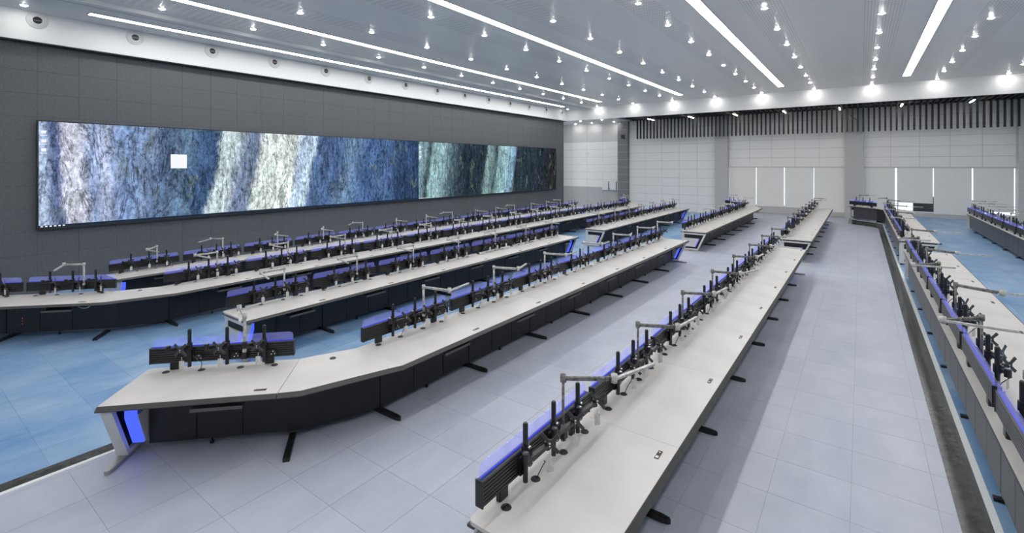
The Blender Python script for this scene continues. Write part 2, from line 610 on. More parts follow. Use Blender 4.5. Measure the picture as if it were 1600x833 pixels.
TRIMS = [('right of the centre aisle', EDGE_R, 0.0, -0.19), ('at the left edge of the grey tier', EDGE, -T1, -0.72), ('behind the second desk row', EDGE_L, -2 * T1, -0.3)]
for k, (where, e, zl, wd) in enumerate(TRIMS):
    mb = MB()
    ribbon(mb, offset_line(e, wd), offset_line(e, -0.012), zl - 0.02, zl + 0.004)       # dark strip on the lower floor
    mb2 = MB()
    ribbon(mb2, offset_line(e, -0.012), offset_line(e, 0.004), zl - 0.02, zl + T1 - 0.012)   # riser
    mb3 = MB()
    ribbon(mb3, offset_line(e, -0.02), offset_line(e, 0.035), zl + T1 - 0.012, zl + T1 + 0.004)
    o = struct(ob('trim_%d' % (k + 1), mb.mesh('trim', 'granite')), 'dark polished granite step strip ' + where)
    ob('riser', mb2.mesh('riser', 'granite'), o)
    ob('nosing', mb3.mesh('nosing', 'white_trim'), o)['label'] = 'white metal step nosing'

# ------------------------------------------------------------------ ceiling
o = struct(ob('ceiling', MB().box(-16.8, XR, YB, YF + 0.4, ZC, ZC + 0.3).mesh('ceiling', 'ceiling_metal')), 'grey metal panel ceiling with strip lights')
lo = ob('ceiling_border', MB().box(-21.8, -16.8, YB, YF + 0.4, ZC - 0.12, ZC + 0.3).mesh('ceiling_border', 'ceiling_white'), o)
for x in (-17.1,):      # narrow reveal between ceiling fields
    ob('ceiling_joint', MB().box(x - 0.012, x + 0.012, YB, YS, ZC - 0.004 - (0.12 if x < -17 else 0), ZC + 0.02).mesh('ceiling_joint', 'grey_metal'), o)
sof = struct(ob('trim_4', MB().box(XL - 2.4, XR, YS, YS + 0.12, ZS, ZC + 0.1).mesh('trim', 'bulkhead')), 'white bulkhead under the ceiling in front of the far wall')
bh = struct(ob('trim_5', MB().box(XL - 0.2, XBH, YB, YS, ZS, ZC).mesh('trim', 'bulkhead_left')), 'white bulkhead with round nozzles above the dark wall')
ob('painted_shadow', MB().box(XL - 0.1, XBH - 0.03, YB, YS, ZS - 0.03, ZS - 0.0005).mesh('painted_shadow', 'dark_frame'), bh)  # dark sheet painting in the band of shade under the bulkhead
rc = struct(ob('trim_6', MB().box(XL - 2.4, -14.9, YS + 0.12, YF + 0.2, ZS, ZS + 0.1).mesh('trim', 'ceiling_white')), 'low white ceiling of the far left recess')

# strip lights
for k, (x0, x1, y0, z) in enumerate([(-18.05, -17.77, 3.9, ZC - 0.12), (-15.05, -14.75, -5, ZC), (-9.45, -9.15, -5, ZC), (-3.82, -3.52, -5, ZC), (1.70, 2.0, -5, ZC)]):
    t = ob('strip_light', None, None, (x0, y0, z - 0.012))
    tag(t, 'long white ceiling strip light, %s from the video wall' % ORD[k + 1], 'ceiling light', 'ceiling strip lights')
    L_ = 31.0 - y0
    W_ = x1 - x0
    ob('diffuser', MB().box(0, W_, 0, L_, 0, 0.01).mesh('diffuser', 'strip_emit'), t)
    fr = MB().box(-0.02, 0, -0.02, L_ + 0.02, -0.004, 0.011).box(W_, W_ + 0.02, -0.02, L_ + 0.02, -0.004, 0.011)
    fr.box(0, W_, -0.02, 0, -0.004, 0.011).box(0, W_, L_, L_ + 0.02, -0.004, 0.011)
    ob('frame', fr.mesh('frame', 'grey_metal'), t)

# downlights
trim_me = MB().lathe([(0.075, -0.004), (0.085, -0.016), (0.115, -0.010), (0.118, -0.001)], 20).mesh('trim_ring', 'white_metal', True)
lens_me = MB().lathe([(0.0005, -0.036), (0.045, -0.029), (0.078, -0.006)], 16).mesh('lens', 'down_emit')


def downlight(x, y, z, label, group='ceiling downlights'):
    t = tag(ob('downlight', None, None, (x, y, z)), label, 'downlight', group)
    ob('trim_ring', trim_me, t)
    ob('lens', lens_me, t)


DX = [-16.14, -13.30, -10.48, -7.72, -4.97, -2.22, 0.50, 3.20, 5.82, 8.5]
DY = [33.0 - 2.535 * k for k in range(13)]
for i, x in enumerate(DX):
    for j, y in enumerate(DY):
        downlight(x, y, ZC, 'round downlight, %s from the far bulkhead in the %s ceiling row from the video wall' % (ORD[j + 1], ORD[i + 1]))
for j, y in enumerate((2.65, 32.5)):
    downlight(-18.4, y, ZC - 0.12, 'round downlight at the %s end of the strip light beside the nozzles' % ('near', 'far')[j])
for j, (x, y) in enumerate([(-18.05, 33.95), (-16.2, 33.95), (-19.64, 36.05), (-18.08, 36.0), (-16.12, 35.98)]):
    downlight(x, y, ZS, ['front left downlight in the low ceiling of the far left recess', 'front right downlight in the low ceiling of the far left recess',
                         'wall-side left downlight in the low ceiling of the far left recess', 'wall-side middle downlight in the low ceiling of the far left recess',
                         'wall-side right downlight in the low ceiling of the far left recess'][j], 'recess downlights')

# air nozzles in the left bulkhead
fl_me = MB().lathe([(0.10, 0.045), (0.15, 0.05), (0.16, 0.035), (0.20, 0.03), (0.225, 0.016), (0.24, 0.0)], 28, 'x').mesh('flange', 'white_metal', True)
co_me = MB().lathe([(0.0005, 0.02), (0.10, 0.02), (0.115, 0.046)], 24, 'x').mesh('core', 'black_plastic')
bl_me = MB().box(0.02, 0.05, -0.098, 0.098, -0.012, 0.004).mesh('blade', 'grey_metal')
for k in range(14):
    t = tag(ob('air_nozzle', None, None, (XBH, 3.0 + 2.275 * k, 7.41)), 'round white air nozzle, %s from the near end of the left bulkhead' % ORD[k + 1], 'air nozzle', 'bulkhead air nozzles')
    ob('flange', fl_me, t)
    ob('core', co_me, t)
    ob('blade', bl_me, t)

# ------------------------------------------------------------------ left wall and video wall
wl = struct(ob('wall_left', MB().box(XL - 0.3, XL - 0.02, YB, YS, -2 * T1 - 0.3, ZC).mesh('wall_left', 'wall_dark_joint')), 'dark grey panelled wall behind the video wall')
PW, PH = 0.915, 0.665
SY0, SY1, SZ0, SZ1 = 3.06, 32.02, 1.46, 4.55
k0 = int((YB - 3.05) // PW) + 1
for k in range(k0, 34):
    y0 = 3.05 + k * PW
    y1 = min(y0 + PW, YS)
    if y1 - y0 < 0.1:
        continue
    zs = [6.77, 6.005, 5.345, 4.68, 4.015, 3.345, 2.68, 2.015, 1.35, 0.685, 0.02, -0.48]
    if y1 < 1.0:                                   # out of the picture: one tall board each
        ob('panel', cached('pfull', 'panel', 'wall_dark', lambda mb: mb.box(-0.02, 0, 0.003, PW - 0.003, -0.48, 6.77)), wl, (XL, y0, 0))
        continue
    for z1, z0 in zip(zs[:-1], zs[1:]):
        if y1 > SY0 + 0.2 and y0 < SY1 - 0.2 and z1 < SZ1 + 0.0 and z0 > SZ0 - 0.05:
            continue
        me = cached(('p', round(z1 - z0, 3), round(y1 - y0, 3)), 'panel', 'wall_dark', lambda mb: mb.box(-0.02, 0, 0.0025, y1 - y0 - 0.0025, 0.0025, z1 - z0 - 0.0025))
        ob('panel', me, wl, (XL + random.uniform(-0.0015, 0.0015), y0, z0))
struct(ob('trim_7', MB().box(XL - 0.3, XL + 0.01, YS - 0.03, YS + 0.02, -0.8, ZS).mesh('trim', 'wall_dark')), 'dark end post of the video wall partition')

vs = tag(ob('video_wall', None, None, (XL, SY0, SZ0)), 'huge wide video wall showing a blue cliff face on the dark wall', 'screen')
SL, SH = SY1 - SY0, SZ1 - SZ0
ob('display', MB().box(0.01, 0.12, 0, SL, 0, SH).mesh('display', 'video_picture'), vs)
ob('frame', MB().box(0.0, 0.125, -0.03, 0, -0.05, SH + 0.03).box(0.0, 0.125, SL, SL + 0.03, -0.05, SH + 0.03).box(0.0, 0.125, 0, SL, SH, SH + 0.03).box(0.0, 0.13, 0, SL, -0.06, 0).mesh('frame', 'dark_frame'), vs)
ob('dialog_window', MB().box(0.12, 0.121, 6.33 - SY0, 6.82 - SY0, 3.17 - SZ0, 3.65 - SZ0).mesh('dialog_window', 'screen_white'), vs)['label'] = 'blank white window on the display'
ob('task_bar', MB().box(0.12, 0.121, 0, 14.6, 0, 0.06).mesh('task_bar', 'screen_bar'), vs)
for q in (0, 1):
    base = 0.0 if q == 0 else 14.68
    for i in range(6):
        ob('task_icon', cached('ticon', 'task_icon', 'screen_white', lambda mb: mb.box(0.121, 0.122, 0, 0.05, 0, 0.035)), vs, (0, base + 0.04 + i * 0.095, 0.012))
    for i in range(3):
        ob('desktop_icon', cached('dicon', 'desktop_icon', 'screen_white', lambda mb: mb.box(0.12, 0.1215, 0, 0.11, 0, 0.09).box(0.12, 0.1215, -0.02, 0.13, -0.06, -0.04)), vs, (0, base + 0.05, SH - 0.35 - i * 0.26))

# ------------------------------------------------------------------ far wall
wf = struct(ob('wall_far', MB().box(-21.8, -7.6, YF + 0.02, YF + 0.4, -0.8, ZC).box(-7.6, -0.81, YF + 0.02, YF + 0.4, -0.8, 0.50).box(-7.6, -0.81, YF + 0.02, YF + 0.4, 3.17, ZC)
                .box(-0.81, 0.13, YF + 0.02, YF + 0.4, -0.8, ZC).box(0.13, 6.75, YF + 0.02, YF + 0.4, -0.8, 0.50).box(0.13, 6.75, YF + 0.02, YF + 0.4, 3.17, ZC)
                .box(6.75, XR, YF + 0.02, YF + 0.4, -0.8, ZC).mesh('wall_far', 'wall_joint')), 'white panelled far wall with blinds and columns')


def panels(x0, x1, z0, z1, pw, ph, mat, y=YF, parent=wf, top=True):
    n = max(1, round((x1 - x0) / pw))
    mcount = max(1, round((z1 - z0) / ph))
    a, h = (x1 - x0) / n, (z1 - z0) / mcount
    for i in range(n):
        for j in range(mcount):
            me = cached(('fp', round(a, 3), round(h, 3), mat), 'panel', mat, lambda mb: mb.box(0.009, a - 0.009, -0.0, 0.02, 0.009, h - 0.009))
            ob('panel', me, parent, (x0 + i * a, y + random.uniform(-0.002, 0.002), z0 + j * h))


panels(-21.8, -15.9, -0.48, 1.44, 1.35, 0.64, 'wall_grey')
panels(-21.8, -15.9, 1.44, 5.23, 1.48, 0.63, 'wall_white')
panels(-21.8, -15.9, 5.23, 6.80, 1.48, 0.785, 'wall_midgrey')
panels(-15.05, -8.45, -0.24, 6.80, 1.33, 0.655, 'wall_white')
panels(-7.6, -0.81, 3.17, 6.80, 1.33, 0.655, 'wall_white')
panels(0.13, 6.75, 3.17, 6.80, 1.33, 0.655, 'wall_white')
panels(-7.6, -0.81, 0.0, 0.50, 3.4, 0.5, 'wall_grey')
panels(0.13, 6.75, 0.0, 0.50, 3.4, 0.5, 'wall_grey')

for k, (x0, x1, mat, dep, label) in enumerate([(-15.9, -15.05, 'column_dark', 0.35, 'dark grey panelled column at the far left recess'), (-8.45, -7.6, 'wall_grey', 0.4, 'grey panelled column left of the left window'),
                                               (-0.81, 0.13, 'wall_grey', 0.4, 'grey panelled column between the two windows'), (6.75, 7.7, 'wall_midgrey', 0.4, 'light grey panelled column right of the right window')]):
    c = struct(ob('column', MB().box(x0 + 0.01, x1 - 0.01, YF - dep + 0.012, YF + 0.02, -0.5, ZS + 0.1).mesh('column', 'wall_joint')))
    c['label'] = label
    c['category'] = 'column'
    z = -0.48
    while z < 6.75:
        hh = min(0.60, 6.8 - z)
        ob('panel', cached(('cp', x1 - x0, mat, round(hh, 2)), 'panel', mat, lambda mb: mb.box(0, x1 - x0, 0, dep, 0.01, hh - 0.01)), c, (x0, YF - dep, z))
        z += 0.60

for k, (x0, x1) in enumerate([(-7.6, -0.81), (0.13, 6.75)]):
    wn = struct(ob('window_%d' % (k + 1), None, None, (x0, YF + 0.1, 0.5)), '%s window behind the roller blinds' % ('left', 'right')[k])
    W_ = x1 - x0
    n = 4
    fr = MB().box(0, W_, 0, 0.06, 0, 0.06).box(0, W_, 0, 0.06, 2.61, 2.67)
    for i in range(n + 1):
        c = i * W_ / n
        fr.box(max(0, c - 0.03), min(W_, c + 0.03), 0, 0.06, 0.06, 2.61)
    ob('window_frame', fr.mesh('window_frame', 'white_trim'), wn)
    for i in range(n):
        ob('pane', MB().box(i * W_ / n + 0.03, (i + 1) * W_ / n - 0.03, 0.025, 0.033, 0.06, 2.61).mesh('pane', 'pane'), wn)
    ob('blind_box', MB().box(0, W_, -0.14, 0.0, 2.60, 2.68).mesh('blind_box', 'wall_midgrey'), wn)

BL = [(-7.52, -5.89, 0.42, 'first'), (-5.81, -4.19, 0.46, 'second'), (-4.11, -2.52, 0.46, 'third'), (-2.44, -0.83, 0.28, 'fourth'),
      (0.15, 1.65, 0.60, 'first'), (1.75, 3.36, 1.05, 'second'), (3.42, 4.99, 0.46, 'third'), (5.07, 6.64, 0.72, 'fourth')]
for i, (x0, x1, zb, nth) in enumerate(BL):
    t = tag(ob('roller_blind', None, None, (x0, YF - 0.02, zb)), 'pale roller blind, %s from the left on the %s window' % (nth, 'left' if i < 4 else 'right'), 'blind', 'roller blinds on the far wall')
    ob('fabric', MB().box(0, x1 - x0, 0, 0.006, 0.03, 3.15 - zb).mesh('fabric', 'blind'), t)
    ob('bottom_bar', MB().box(0, x1 - x0, -0.008, 0.014, 0, 0.03).mesh('bottom_bar', 'white_trim'), t)
    ob('roller', MB().cyl((0, 0.02, 3.13 - zb), (x1 - x0, 0.02, 3.13 - zb), 0.035, 12).mesh('roller', 'grey_metal', True), t)
struct(ob('trim_8', MB().box(0.13, 6.75, YF + 0.41, YF + 1.6, 0.2, 0.495).mesh('trim', 'wall_midgrey')), 'pale outdoor ledge below the right window')
t = tag(ob('outdoor_unit', None, None, (2.55, YF + 0.8, 0.5)), 'dark grilled outdoor unit seen under the raised second blind', 'grille')
ob('case', MB().box(0, 1.0, 0.02, 0.4, 0, 0.9).mesh('case', 'dark_frame'), t)
for i in range(8):
    ob('slat', cached('gslat', 'slat', 'grey_metal', lambda mb: mb.box(0.03, 0.97, 0, 0.02, 0, 0.03)), t, (0, 0, 0.08 + i * 0.1))

# black slat screen over the windows
ss = tag(ob('slat_screen', None, None, (-14.03, 0, 0)), 'black slat screen hanging along the top of the far wall', 'slat screen')
sv = MB().box(-0.045, 0.045, 35.66, 35.78, 5.30, 6.74).mesh('slat', 'slat_black')
sh = MB().box(-0.045, 0.045, YS + 0.13, 35.655, 6.72, 6.82).mesh('ceiling_slat', 'slat_black')
for i in range(80):
    ob('slat', sv, ss, (i * 0.262, 0, 0))
    ob('ceiling_slat', sh, ss, (i * 0.262, 0, 0))
ob('carrier', MB().box(-0.4, 20.9, 35.655, 35.74, 6.74, 6.82).box(-0.4, 20.9, YS + 0.4, YS + 0.46, 6.825, 6.86).mesh('carrier', 'slat_black'), ss)
ob('backing', MB().box(-0.6, 24.0, YS + 0.13, YF - 0.01, 7.0, 7.03).mesh('backing', 'plenum'), ss)
for i in range(7):
    t = tag(ob('slot_lamp', None, None, (-12.63 + 2.9 * i, 34.55, 6.685)), 'small bright slot lamp in the black slats, %s from the left' % ORD[i + 1], 'lamp', 'slot lamps in the slat screen')
    ob('housing', cached('slh', 'housing', 'black_metal', lambda mb: mb.box(-0.05, 0.05, -0.4, 0.95, 0.0, 0.03)), t)
    ob('tube', cached('slt', 'tube', 'track_emit', lambda mb: mb.box(-0.03, 0.03, -0.38, 0.93, -0.03, 0.0)), t)

# other walls
struct(ob('wall_right', MB().box(XR, XR + 0.2, YB, YF + 0.4, -0.5, ZC).mesh('wall_right', 'wall_white')), 'white wall on the right outside the picture')
struct(ob('wall_back', MB().box(-21.8, XR, YB - 0.2, YB, -0.8, ZC).mesh('wall_back', 'wall_white')), 'white wall behind the camera')
struct(ob('wall_recess', MB().box(-22.0, -21.8, YS, YF + 0.4, -0.8, ZC).mesh('wall_recess', 'wall_white')), 'side wall of the far left recess')

# small things on the far wall
t = tag(ob('wall_speaker', None, None, (-15.4, YF - 0.35, 5.40)), 'small black loudspeaker on the dark far-left column', 'speaker')
ob('cabinet', MB().box(-0.12, 0.12, -0.2, -0.03, 0, 0.3).mesh('cabinet', 'black_plastic'), t)
ob('bracket', MB().box(-0.03, 0.03, -0.03, 0, 0.1, 0.2).mesh('bracket', 'black_metal'), t)
t = tag(ob('wall_unit', None, None, (-18.85, YF, 4.15)), 'small white box high on the white recess wall', 'wall box')
ob('case', MB().box(-0.1, 0.1, -0.08, -0.004, 0, 0.22).mesh('case', 'wall_box_white'), t)
ob('cover', MB().box(-0.08, 0.08, -0.09, -0.08, 0.02, 0.2).mesh('cover', 'white_trim'), t)
for i, (x0, x1) in enumerate([(-17.36, -16.82), (-16.66, -16.12), (-16.04, -15.92)]):
    t = tag(ob('electric_cabinet', None, None, (x0, YF, 1.22)), 'white wall cabinet, %s of three beside the dark column' % ('left', 'middle', 'right')[i], 'cabinet', 'white wall cabinets')
    ww = x1 - x0
    ob('body', MB().box(0, ww, -0.18, -0.004, 0, 0.72).mesh('body', 'wall_grey'), t)
    ob('door', MB().box(0.01, ww - 0.01, -0.2, -0.18, 0.01, 0.71).mesh('door', 'wall_box_white'), t)
t = tag(ob('wall_sign', None, None, (-0.36, YF - 0.4, 6.02)), 'small square sign with a diagonal stripe on the middle column', 'sign')
ob('plate', MB().box(-0.2, 0.2, -0.03, -0.003, 0, 0.36).mesh('plate', 'wall_midgrey'), t)
ob('stripe', MB().add([(-0.18, -0.031, 0.34), (-0.12, -0.031, 0.34), (0.18, -0.031, 0.02), (0.12, -0.031, 0.02), (-0.18, -0.0305, 0.34), (-0.12, -0.0305, 0.34), (0.18, -0.0305, 0.02), (0.12, -0.0305, 0.02)],
                      [(0, 1, 2, 3), (4, 5, 6, 7)[::-1], (0, 1, 5, 4), (2, 3, 7, 6)]).mesh('stripe', 'dark_frame'), t)

# ------------------------------------------------------------------ consoles
LM = 1.765
TZ = 0.75


def ribbed_rail(mb, L_):
    pts = [(0.04, 0.0), (0.04, 0.19), (0.095, 0.19)]
    n = 7
    h = 0.19 / n
    for i in range(n):
        z = 0.19 - i * h
        pts += [(0.10, z - 0.003), (0.10, z - h * 0.62), (0.088, z - h * 0.70), (0.088, z - h * 0.94)]
    pts += [(0.095, 0.0)]
    q = [(x, z) for x, z in pts]
    # back side grooves as well
    back = []
    for i in range(n):
        z = i * h
        back += [(0.052, z + h * 0.06), (0.052, z + h * 0.30), (0.04, z + h * 0.38), (0.04, z + h - 0.003)]
    q = [(0.045, 0.0)] + back + [(0.045, 0.19)] + q[2:]
    mb.extr_y(q, 0.012, L_ - 0.012)


def glass_profile(mb, L_):
    r = 0.05
    pts = [(0.0, 0.0), (L_, 0.0)]
    for i in range(5):
        a = i * pi / 8
        pts.append((L_ - r + r * cos(a), 0.105 - r + r * sin(a)))
    for i in range(5):
        a = pi / 2 + i * pi / 8
        pts.append((r + r * cos(a), 0.105 - r + r * sin(a)))
    n = len(pts)
    mb.add([(0.052, y, z) for y, z in pts] + [(0.060, y, z) for y, z in pts],
           [tuple(range(n))[::-1], tuple(range(n, 2 * n))] + [(i, (i + 1) % n, n + (i + 1) % n, n + i) for i in range(n)])


def make_rail(origin, rz, label):
    t = tag(ob('screen_rail', None, None, origin, rz), label, 'desk screen', 'ribbed screen rails on the consoles')
    z0 = 0.085
    L_ = 1.665
    ob('rail', cached('rail', 'rail', 'rail_black', lambda mb: ribbed_rail(mb, L_)), t, (0, 0.05, z0))
    for y in (0.05, 0.05 + L_ - 0.012):
        ob('end_cap', cached('cap', 'end_cap', 'black_plastic', lambda mb: mb.box(0.036, 0.104, 0, 0.012, -0.002, 0.192).cyl((0.07, -0.002, 0.03), (0.07, 0.014, 0.03), 0.007, 8).cyl((0.07, -0.002, 0.16), (0.07, 0.014, 0.16), 0.007, 8)), t, (0, y, z0))
    ob('glass', cached('glass', 'glass', 'acrylic', lambda mb: glass_profile(mb, L_ - 0.04)), t, (0, 0.07, z0 + 0.191))
    ob('light_line', cached('line', 'light_line', 'blue_line', lambda mb: mb.box(0.0625, 0.070, 0.02, L_ - 0.02, 0, 0.008)), t, (0, 0.05, z0 + 0.1905))
    for y in (0.27, 1.36):
        ob('post', cached('post', 'post', 'black_metal', lambda mb: mb.prism([(0.055, 0), (0.085, 0), (0.092, 0.012), (0.092, 0.098), (0.085, 0.11), (0.055, 0.11), (0.048, 0.098), (0.048, 0.012)], 0.001, 0.0845)), t, (0, y, 0))
    return t


def plate_mesh(mb):
    # X shaped mounting plate facing +x
    for s in (1, -1):
        a = 0.062
        mb.beam((0.0, -a, -a * s), (0.0, a, a * s), 0.034, 0.008) if False else None
    pts = []
    a, bb, c = 0.080, 0.038, 0.030
    out = [(a, a), (bb * 0.2, c * 1.0), (-bb * 0.2, c * 1.0), (-a, a)]
    ring = [(a - 0.0, a - 0.022), (a - 0.022, a), (0.012, 0.030), (-0.012, 0.030), (-a + 0.022, a), (-a, a - 0.022), (-0.032, 0.012), (-0.032, -0.012),
            (-a, -a + 0.022), (-a + 0.022, -a), (-0.012, -0.030), (0.012, -0.030), (a - 0.022, -a), (a, -a + 0.022), (0.032, -0.012), (0.032, 0.012)]
    n = len(ring)
    vs = [(0.0, y, z) for y, z in ring] + [(0.009, y, z) for y, z in ring] + [(0, 0, 0), (0.009, 0, 0)]
    fs = []
    for i in range(n):
        j = (i + 1) % n
        fs.append((2 * n, j, i))
        fs.append((2 * n + 1, n + i, n + j))
        fs.append((i, j, n + j, n + i))
    mb.add(vs, fs)


# three poses of the folding arm: elbow position, head position, heading of the plate
POSES = [((0.10, -0.10), (0.125, 0.17), -52), ((0.12, -0.20), (0.15, -0.04), -10), ((0.11, -0.10), (0.14, 0.13), -35), ((0.11, -0.09), (0.13, 0.185), -66)]


def make_arm(origin, rz, pose, label, cable=False):
    t = tag(ob('monitor_arm', None, None, origin, rz), label, 'monitor arm', 'monitor arms on the screen rails')
    (ex, ey), (hx, hy), hd = POSES[pose]
    ob('pole', cached('pole', 'pole', 'black_metal', lambda mb: mb.cyl((0.045, 0, 0.05), (0.045, 0, 0.50), 0.021, 14).cyl((0.045, 0, 0.50), (0.045, 0, 0.512), 0.021, 14, 0.015)), t)
    ob('clamp', cached('clamp', 'clamp', 'black_plastic', lambda mb: mb.box(0.003, 0.024, -0.035, 0.035, 0.10, 0.24).cyl((0.003, 0.10, 0.15), (0.03, 0.10, 0.15), 0.038, 14).box(0.006, 0.022, 0.03, 0.1, 0.12, 0.18)), t)
    ob('bolt', cached('bolt', 'bolt', 'chrome', lambda mb: mb.cyl((0.03, 0.10, 0.17), (0.034, 0.10, 0.17), 0.008, 8).cyl((0.03, 0.12, 0.14), (0.034, 0.12, 0.14), 0.008, 8).cyl((0.03, 0.08, 0.135), (0.034, 0.08, 0.135), 0.008, 8)), t)
    ob('collar', cached('collar', 'collar', 'black_plastic', lambda mb: mb.cyl((0.045, 0, 0.26), (0.045, 0, 0.34), 0.032, 14).box(0.05, 0.095, -0.022, 0.022, 0.275, 0.325)), t)
    ob('arm_link', cached(('lk', pose), 'arm_link', 'black_metal', lambda mb: mb.beam((0.06, 0, 0.302), (ex, ey, 0.302), 0.042, 0.032).cyl((ex, ey, 0.265), (ex, ey, 0.34), 0.028, 14)
              .beam((ex, ey, 0.275), (hx, hy, 0.275), 0.036, 0.028).cyl((hx, hy, 0.245), (hx, hy, 0.308), 0.024, 12)), t)
    ob('cap', cached(('cp', pose), 'cap', 'chrome', lambda mb: mb.cyl((ex, ey, 0.34), (ex, ey, 0.346), 0.017, 10)), t)
    p = ob('mounting_plate', cached('plate', 'mounting_plate', 'plate_black', plate_mesh), t, (hx + 0.026, hy, 0.305), R_(hd))
    ob('clamp_lever', cached('clev', 'clamp_lever', 'chrome', lambda mb: mb.box(0.055, 0.09, -0.014, 0.014, 0.325, 0.337)), t)
    ob('screw', cached('scr', 'screw', 'chrome', lambda mb: mb.cyl((0.009, 0, 0), (0.013, 0, 0), 0.009, 8).cyl((0.009, 0.0, -0.022), (0.014, 0.0, -0.022), 0.007, 8)), p)
    g = ob('hang_tag', cached('tag', 'hang_tag', 'tag_paper', lambda mb: mb.box(-0.002, 0.002, -0.028, 0.028, -0.105, 0.0).box(-0.001, 0.001, -0.003, 0.003, 0.0, 0.045)), t, (hx + 0.02, hy - 0.01 + 0.02 * (pose % 2), 0.17), R_(hd * 0.7 + 8))
    if cable:
        pts = [(0.065, 0.13, 0.012), (0.075, 0.145, 0.05), (0.10, 0.16, 0.11), (0.14, 0.14, 0.17), (0.16, 0.09, 0.21)]
        ob('cable', cached('cable', 'cable', 'rubber', lambda mb: mb.tube(pts, 0.004, 6)), t)
    return t


def make_lamp(origin, rz, a1, a2, label, dark=False, l1=0.46, l2=0.58):
    t = tag(ob('desk_lamp', None, None, origin, rz), label, 'desk lamp', 'wrapped desk lamps on the consoles')
    wm = 'wrap_dark' if dark else 'wrap'
    ob('post', cached(('lp', dark), 'post', wm, lambda mb: mb.cyl((0, 0, 0.10), (0, 0, 0.645), 0.013 if dark else 0.018, 12).cyl((0, 0, 0.08), (0, 0, 0.22), 0.024, 12), True), t)
    ob('clamp', cached('lcl', 'clamp', 'black_plastic', lambda mb: mb.box(-0.018, 0.03, -0.03, 0.03, 0.10, 0.18)), t)
    ob('lower_arm', cached(('la', dark, l1), 'lower_arm', wm, lambda mb: mb.cyl((-0.015, 0, 0.635), (l1, 0, 0.625), 0.014, 10).cyl((0.02, 0, 0.62), (l1 * 0.9, 0, 0.607), 0.012, 8).cyl((0, 0, 0.60), (0, 0, 0.665), 0.027, 12), True), t, (0, 0, 0), a1)
    jx, jy = l1 * cos(a1), l1 * sin(a1)
    ob('joint', cached('jt', 'joint', wm, lambda mb: mb.cyl((0, 0, 0.585), (0, 0, 0.66), 0.03, 12), True), t, (jx, jy, 0))
    h = ob('lamp_head', cached(('lh', l2), 'lamp_head', 'wrap', lambda mb: mb.beam((0, 0, 0.615), (l2, 0, 0.600), 0.032, 0.02)), t, (jx, jy, 0), a2)
    ob('diffuser', cached(('ld', l2), 'diffuser', 'white_trim', lambda mb: mb.beam((l2 * 0.3, 0, 0.596), (l2 - 0.02, 0, 0.5885), 0.022, 0.004)), h)
    return t


def end_frame(desk, y, sgn):
    """open Z shaped end frame; behind it a pale inset box lit blue along its slanted side; sgn is the outward side"""
    inn = -sgn
    D = 0.11
    fr = cached('endfr', 'end_frame', 'white_metal', lambda mb: mb.beam((0.07, 0, 0.655), (0.915, 0, 0.655), D, 0.05).beam((0.90, 0, 0.672), (0.62, 0, 0.058), D, 0.05)
                .beam((0.64, 0, 0.07), (0.07, 0, 0.07), D, 0.05).beam((0.08, 0, 0.05), (0.08, 0, 0.675), 0.04, D))
    e = ob('end_frame', fr, desk, (0, y, 0))
    a, bb = sorted((inn * 0.06, inn * 0.19))
    ob('inset_box', cached(('endin', sgn), 'inset_box', 'white_metal', lambda mb: mb.extr_y([(0.11, 0.15), (0.56, 0.15), (0.705, 0.49), (0.705, 0.52), (0.11, 0.52)], a, bb)), e)
    ob('light_strip', cached(('endls', sgn), 'light_strip', 'blue_led', lambda mb: mb.extr_y([(0.562, 0.15), (0.59, 0.15), (0.738, 0.50), (0.738, 0.60), (0.707, 0.60), (0.707, 0.49)], a + 0.01, bb - 0.01)), e)['label'] = 'glowing blue light strip'
    c, d = sorted((sgn * 0.012, sgn * 0.045))
    ob('back_plate', cached('endbp', 'back_plate', 'black_body', lambda mb: mb.extr_y([(0.10, 0.095), (0.615, 0.095), (0.845, 0.60), (0.845, 0.63), (0.10, 0.63)], -0.01, 0.01)), e)
    ob('inset_panel', cached(('endip', sgn), 'inset_panel', 'white_metal', lambda mb: mb.extr_y([(0.10, 0.165), (0.52, 0.165), (0.655, 0.45), (0.655, 0.485), (0.10, 0.485)], c, d)), e)
    ob('light_edge', cached(('endle', sgn), 'light_edge', 'blue_soft', lambda mb: mb.extr_y([(0.522, 0.165), (0.552, 0.165), (0.687, 0.45), (0.687, 0.485), (0.657, 0.485), (0.657, 0.45)], c, d - 0.004 if sgn > 0 else d)), e)['label'] = 'pale blue lit edge of the inset panel'
    ob('foot', cached('endft', 'foot', 'silver', lambda mb: mb.prism([(0.30, -0.04), (0.84, -0.04), (0.91, -0.025), (0.93, 0.0), (0.91, 0.025), (0.84, 0.04), (0.30, 0.04)], 0.001, 0.043)), e)


def rounded_top(mb, x0, x1, y0, y1, c0, c1):
    pts = []
    r = 0.05
    if c0:
        pts += [(x0 + r - r * sin(a), y0 + r - r * cos(a)) for a in (0, pi / 8, pi / 4, 3 * pi / 8, pi / 2)][::-1]
    else:
        pts.append((x0, y0))
    pts.append((x1, y0))
    pts.append((x1, y1))
    if c1:
        pts += [(x0 + r - r * sin(a), y1 - r + r * cos(a)) for a in (0, pi / 8, pi / 4, 3 * pi / 8, pi / 2)]
    else:
        pts.append((x0, y1))
    mb.prism(pts, 0.722, 0.75)


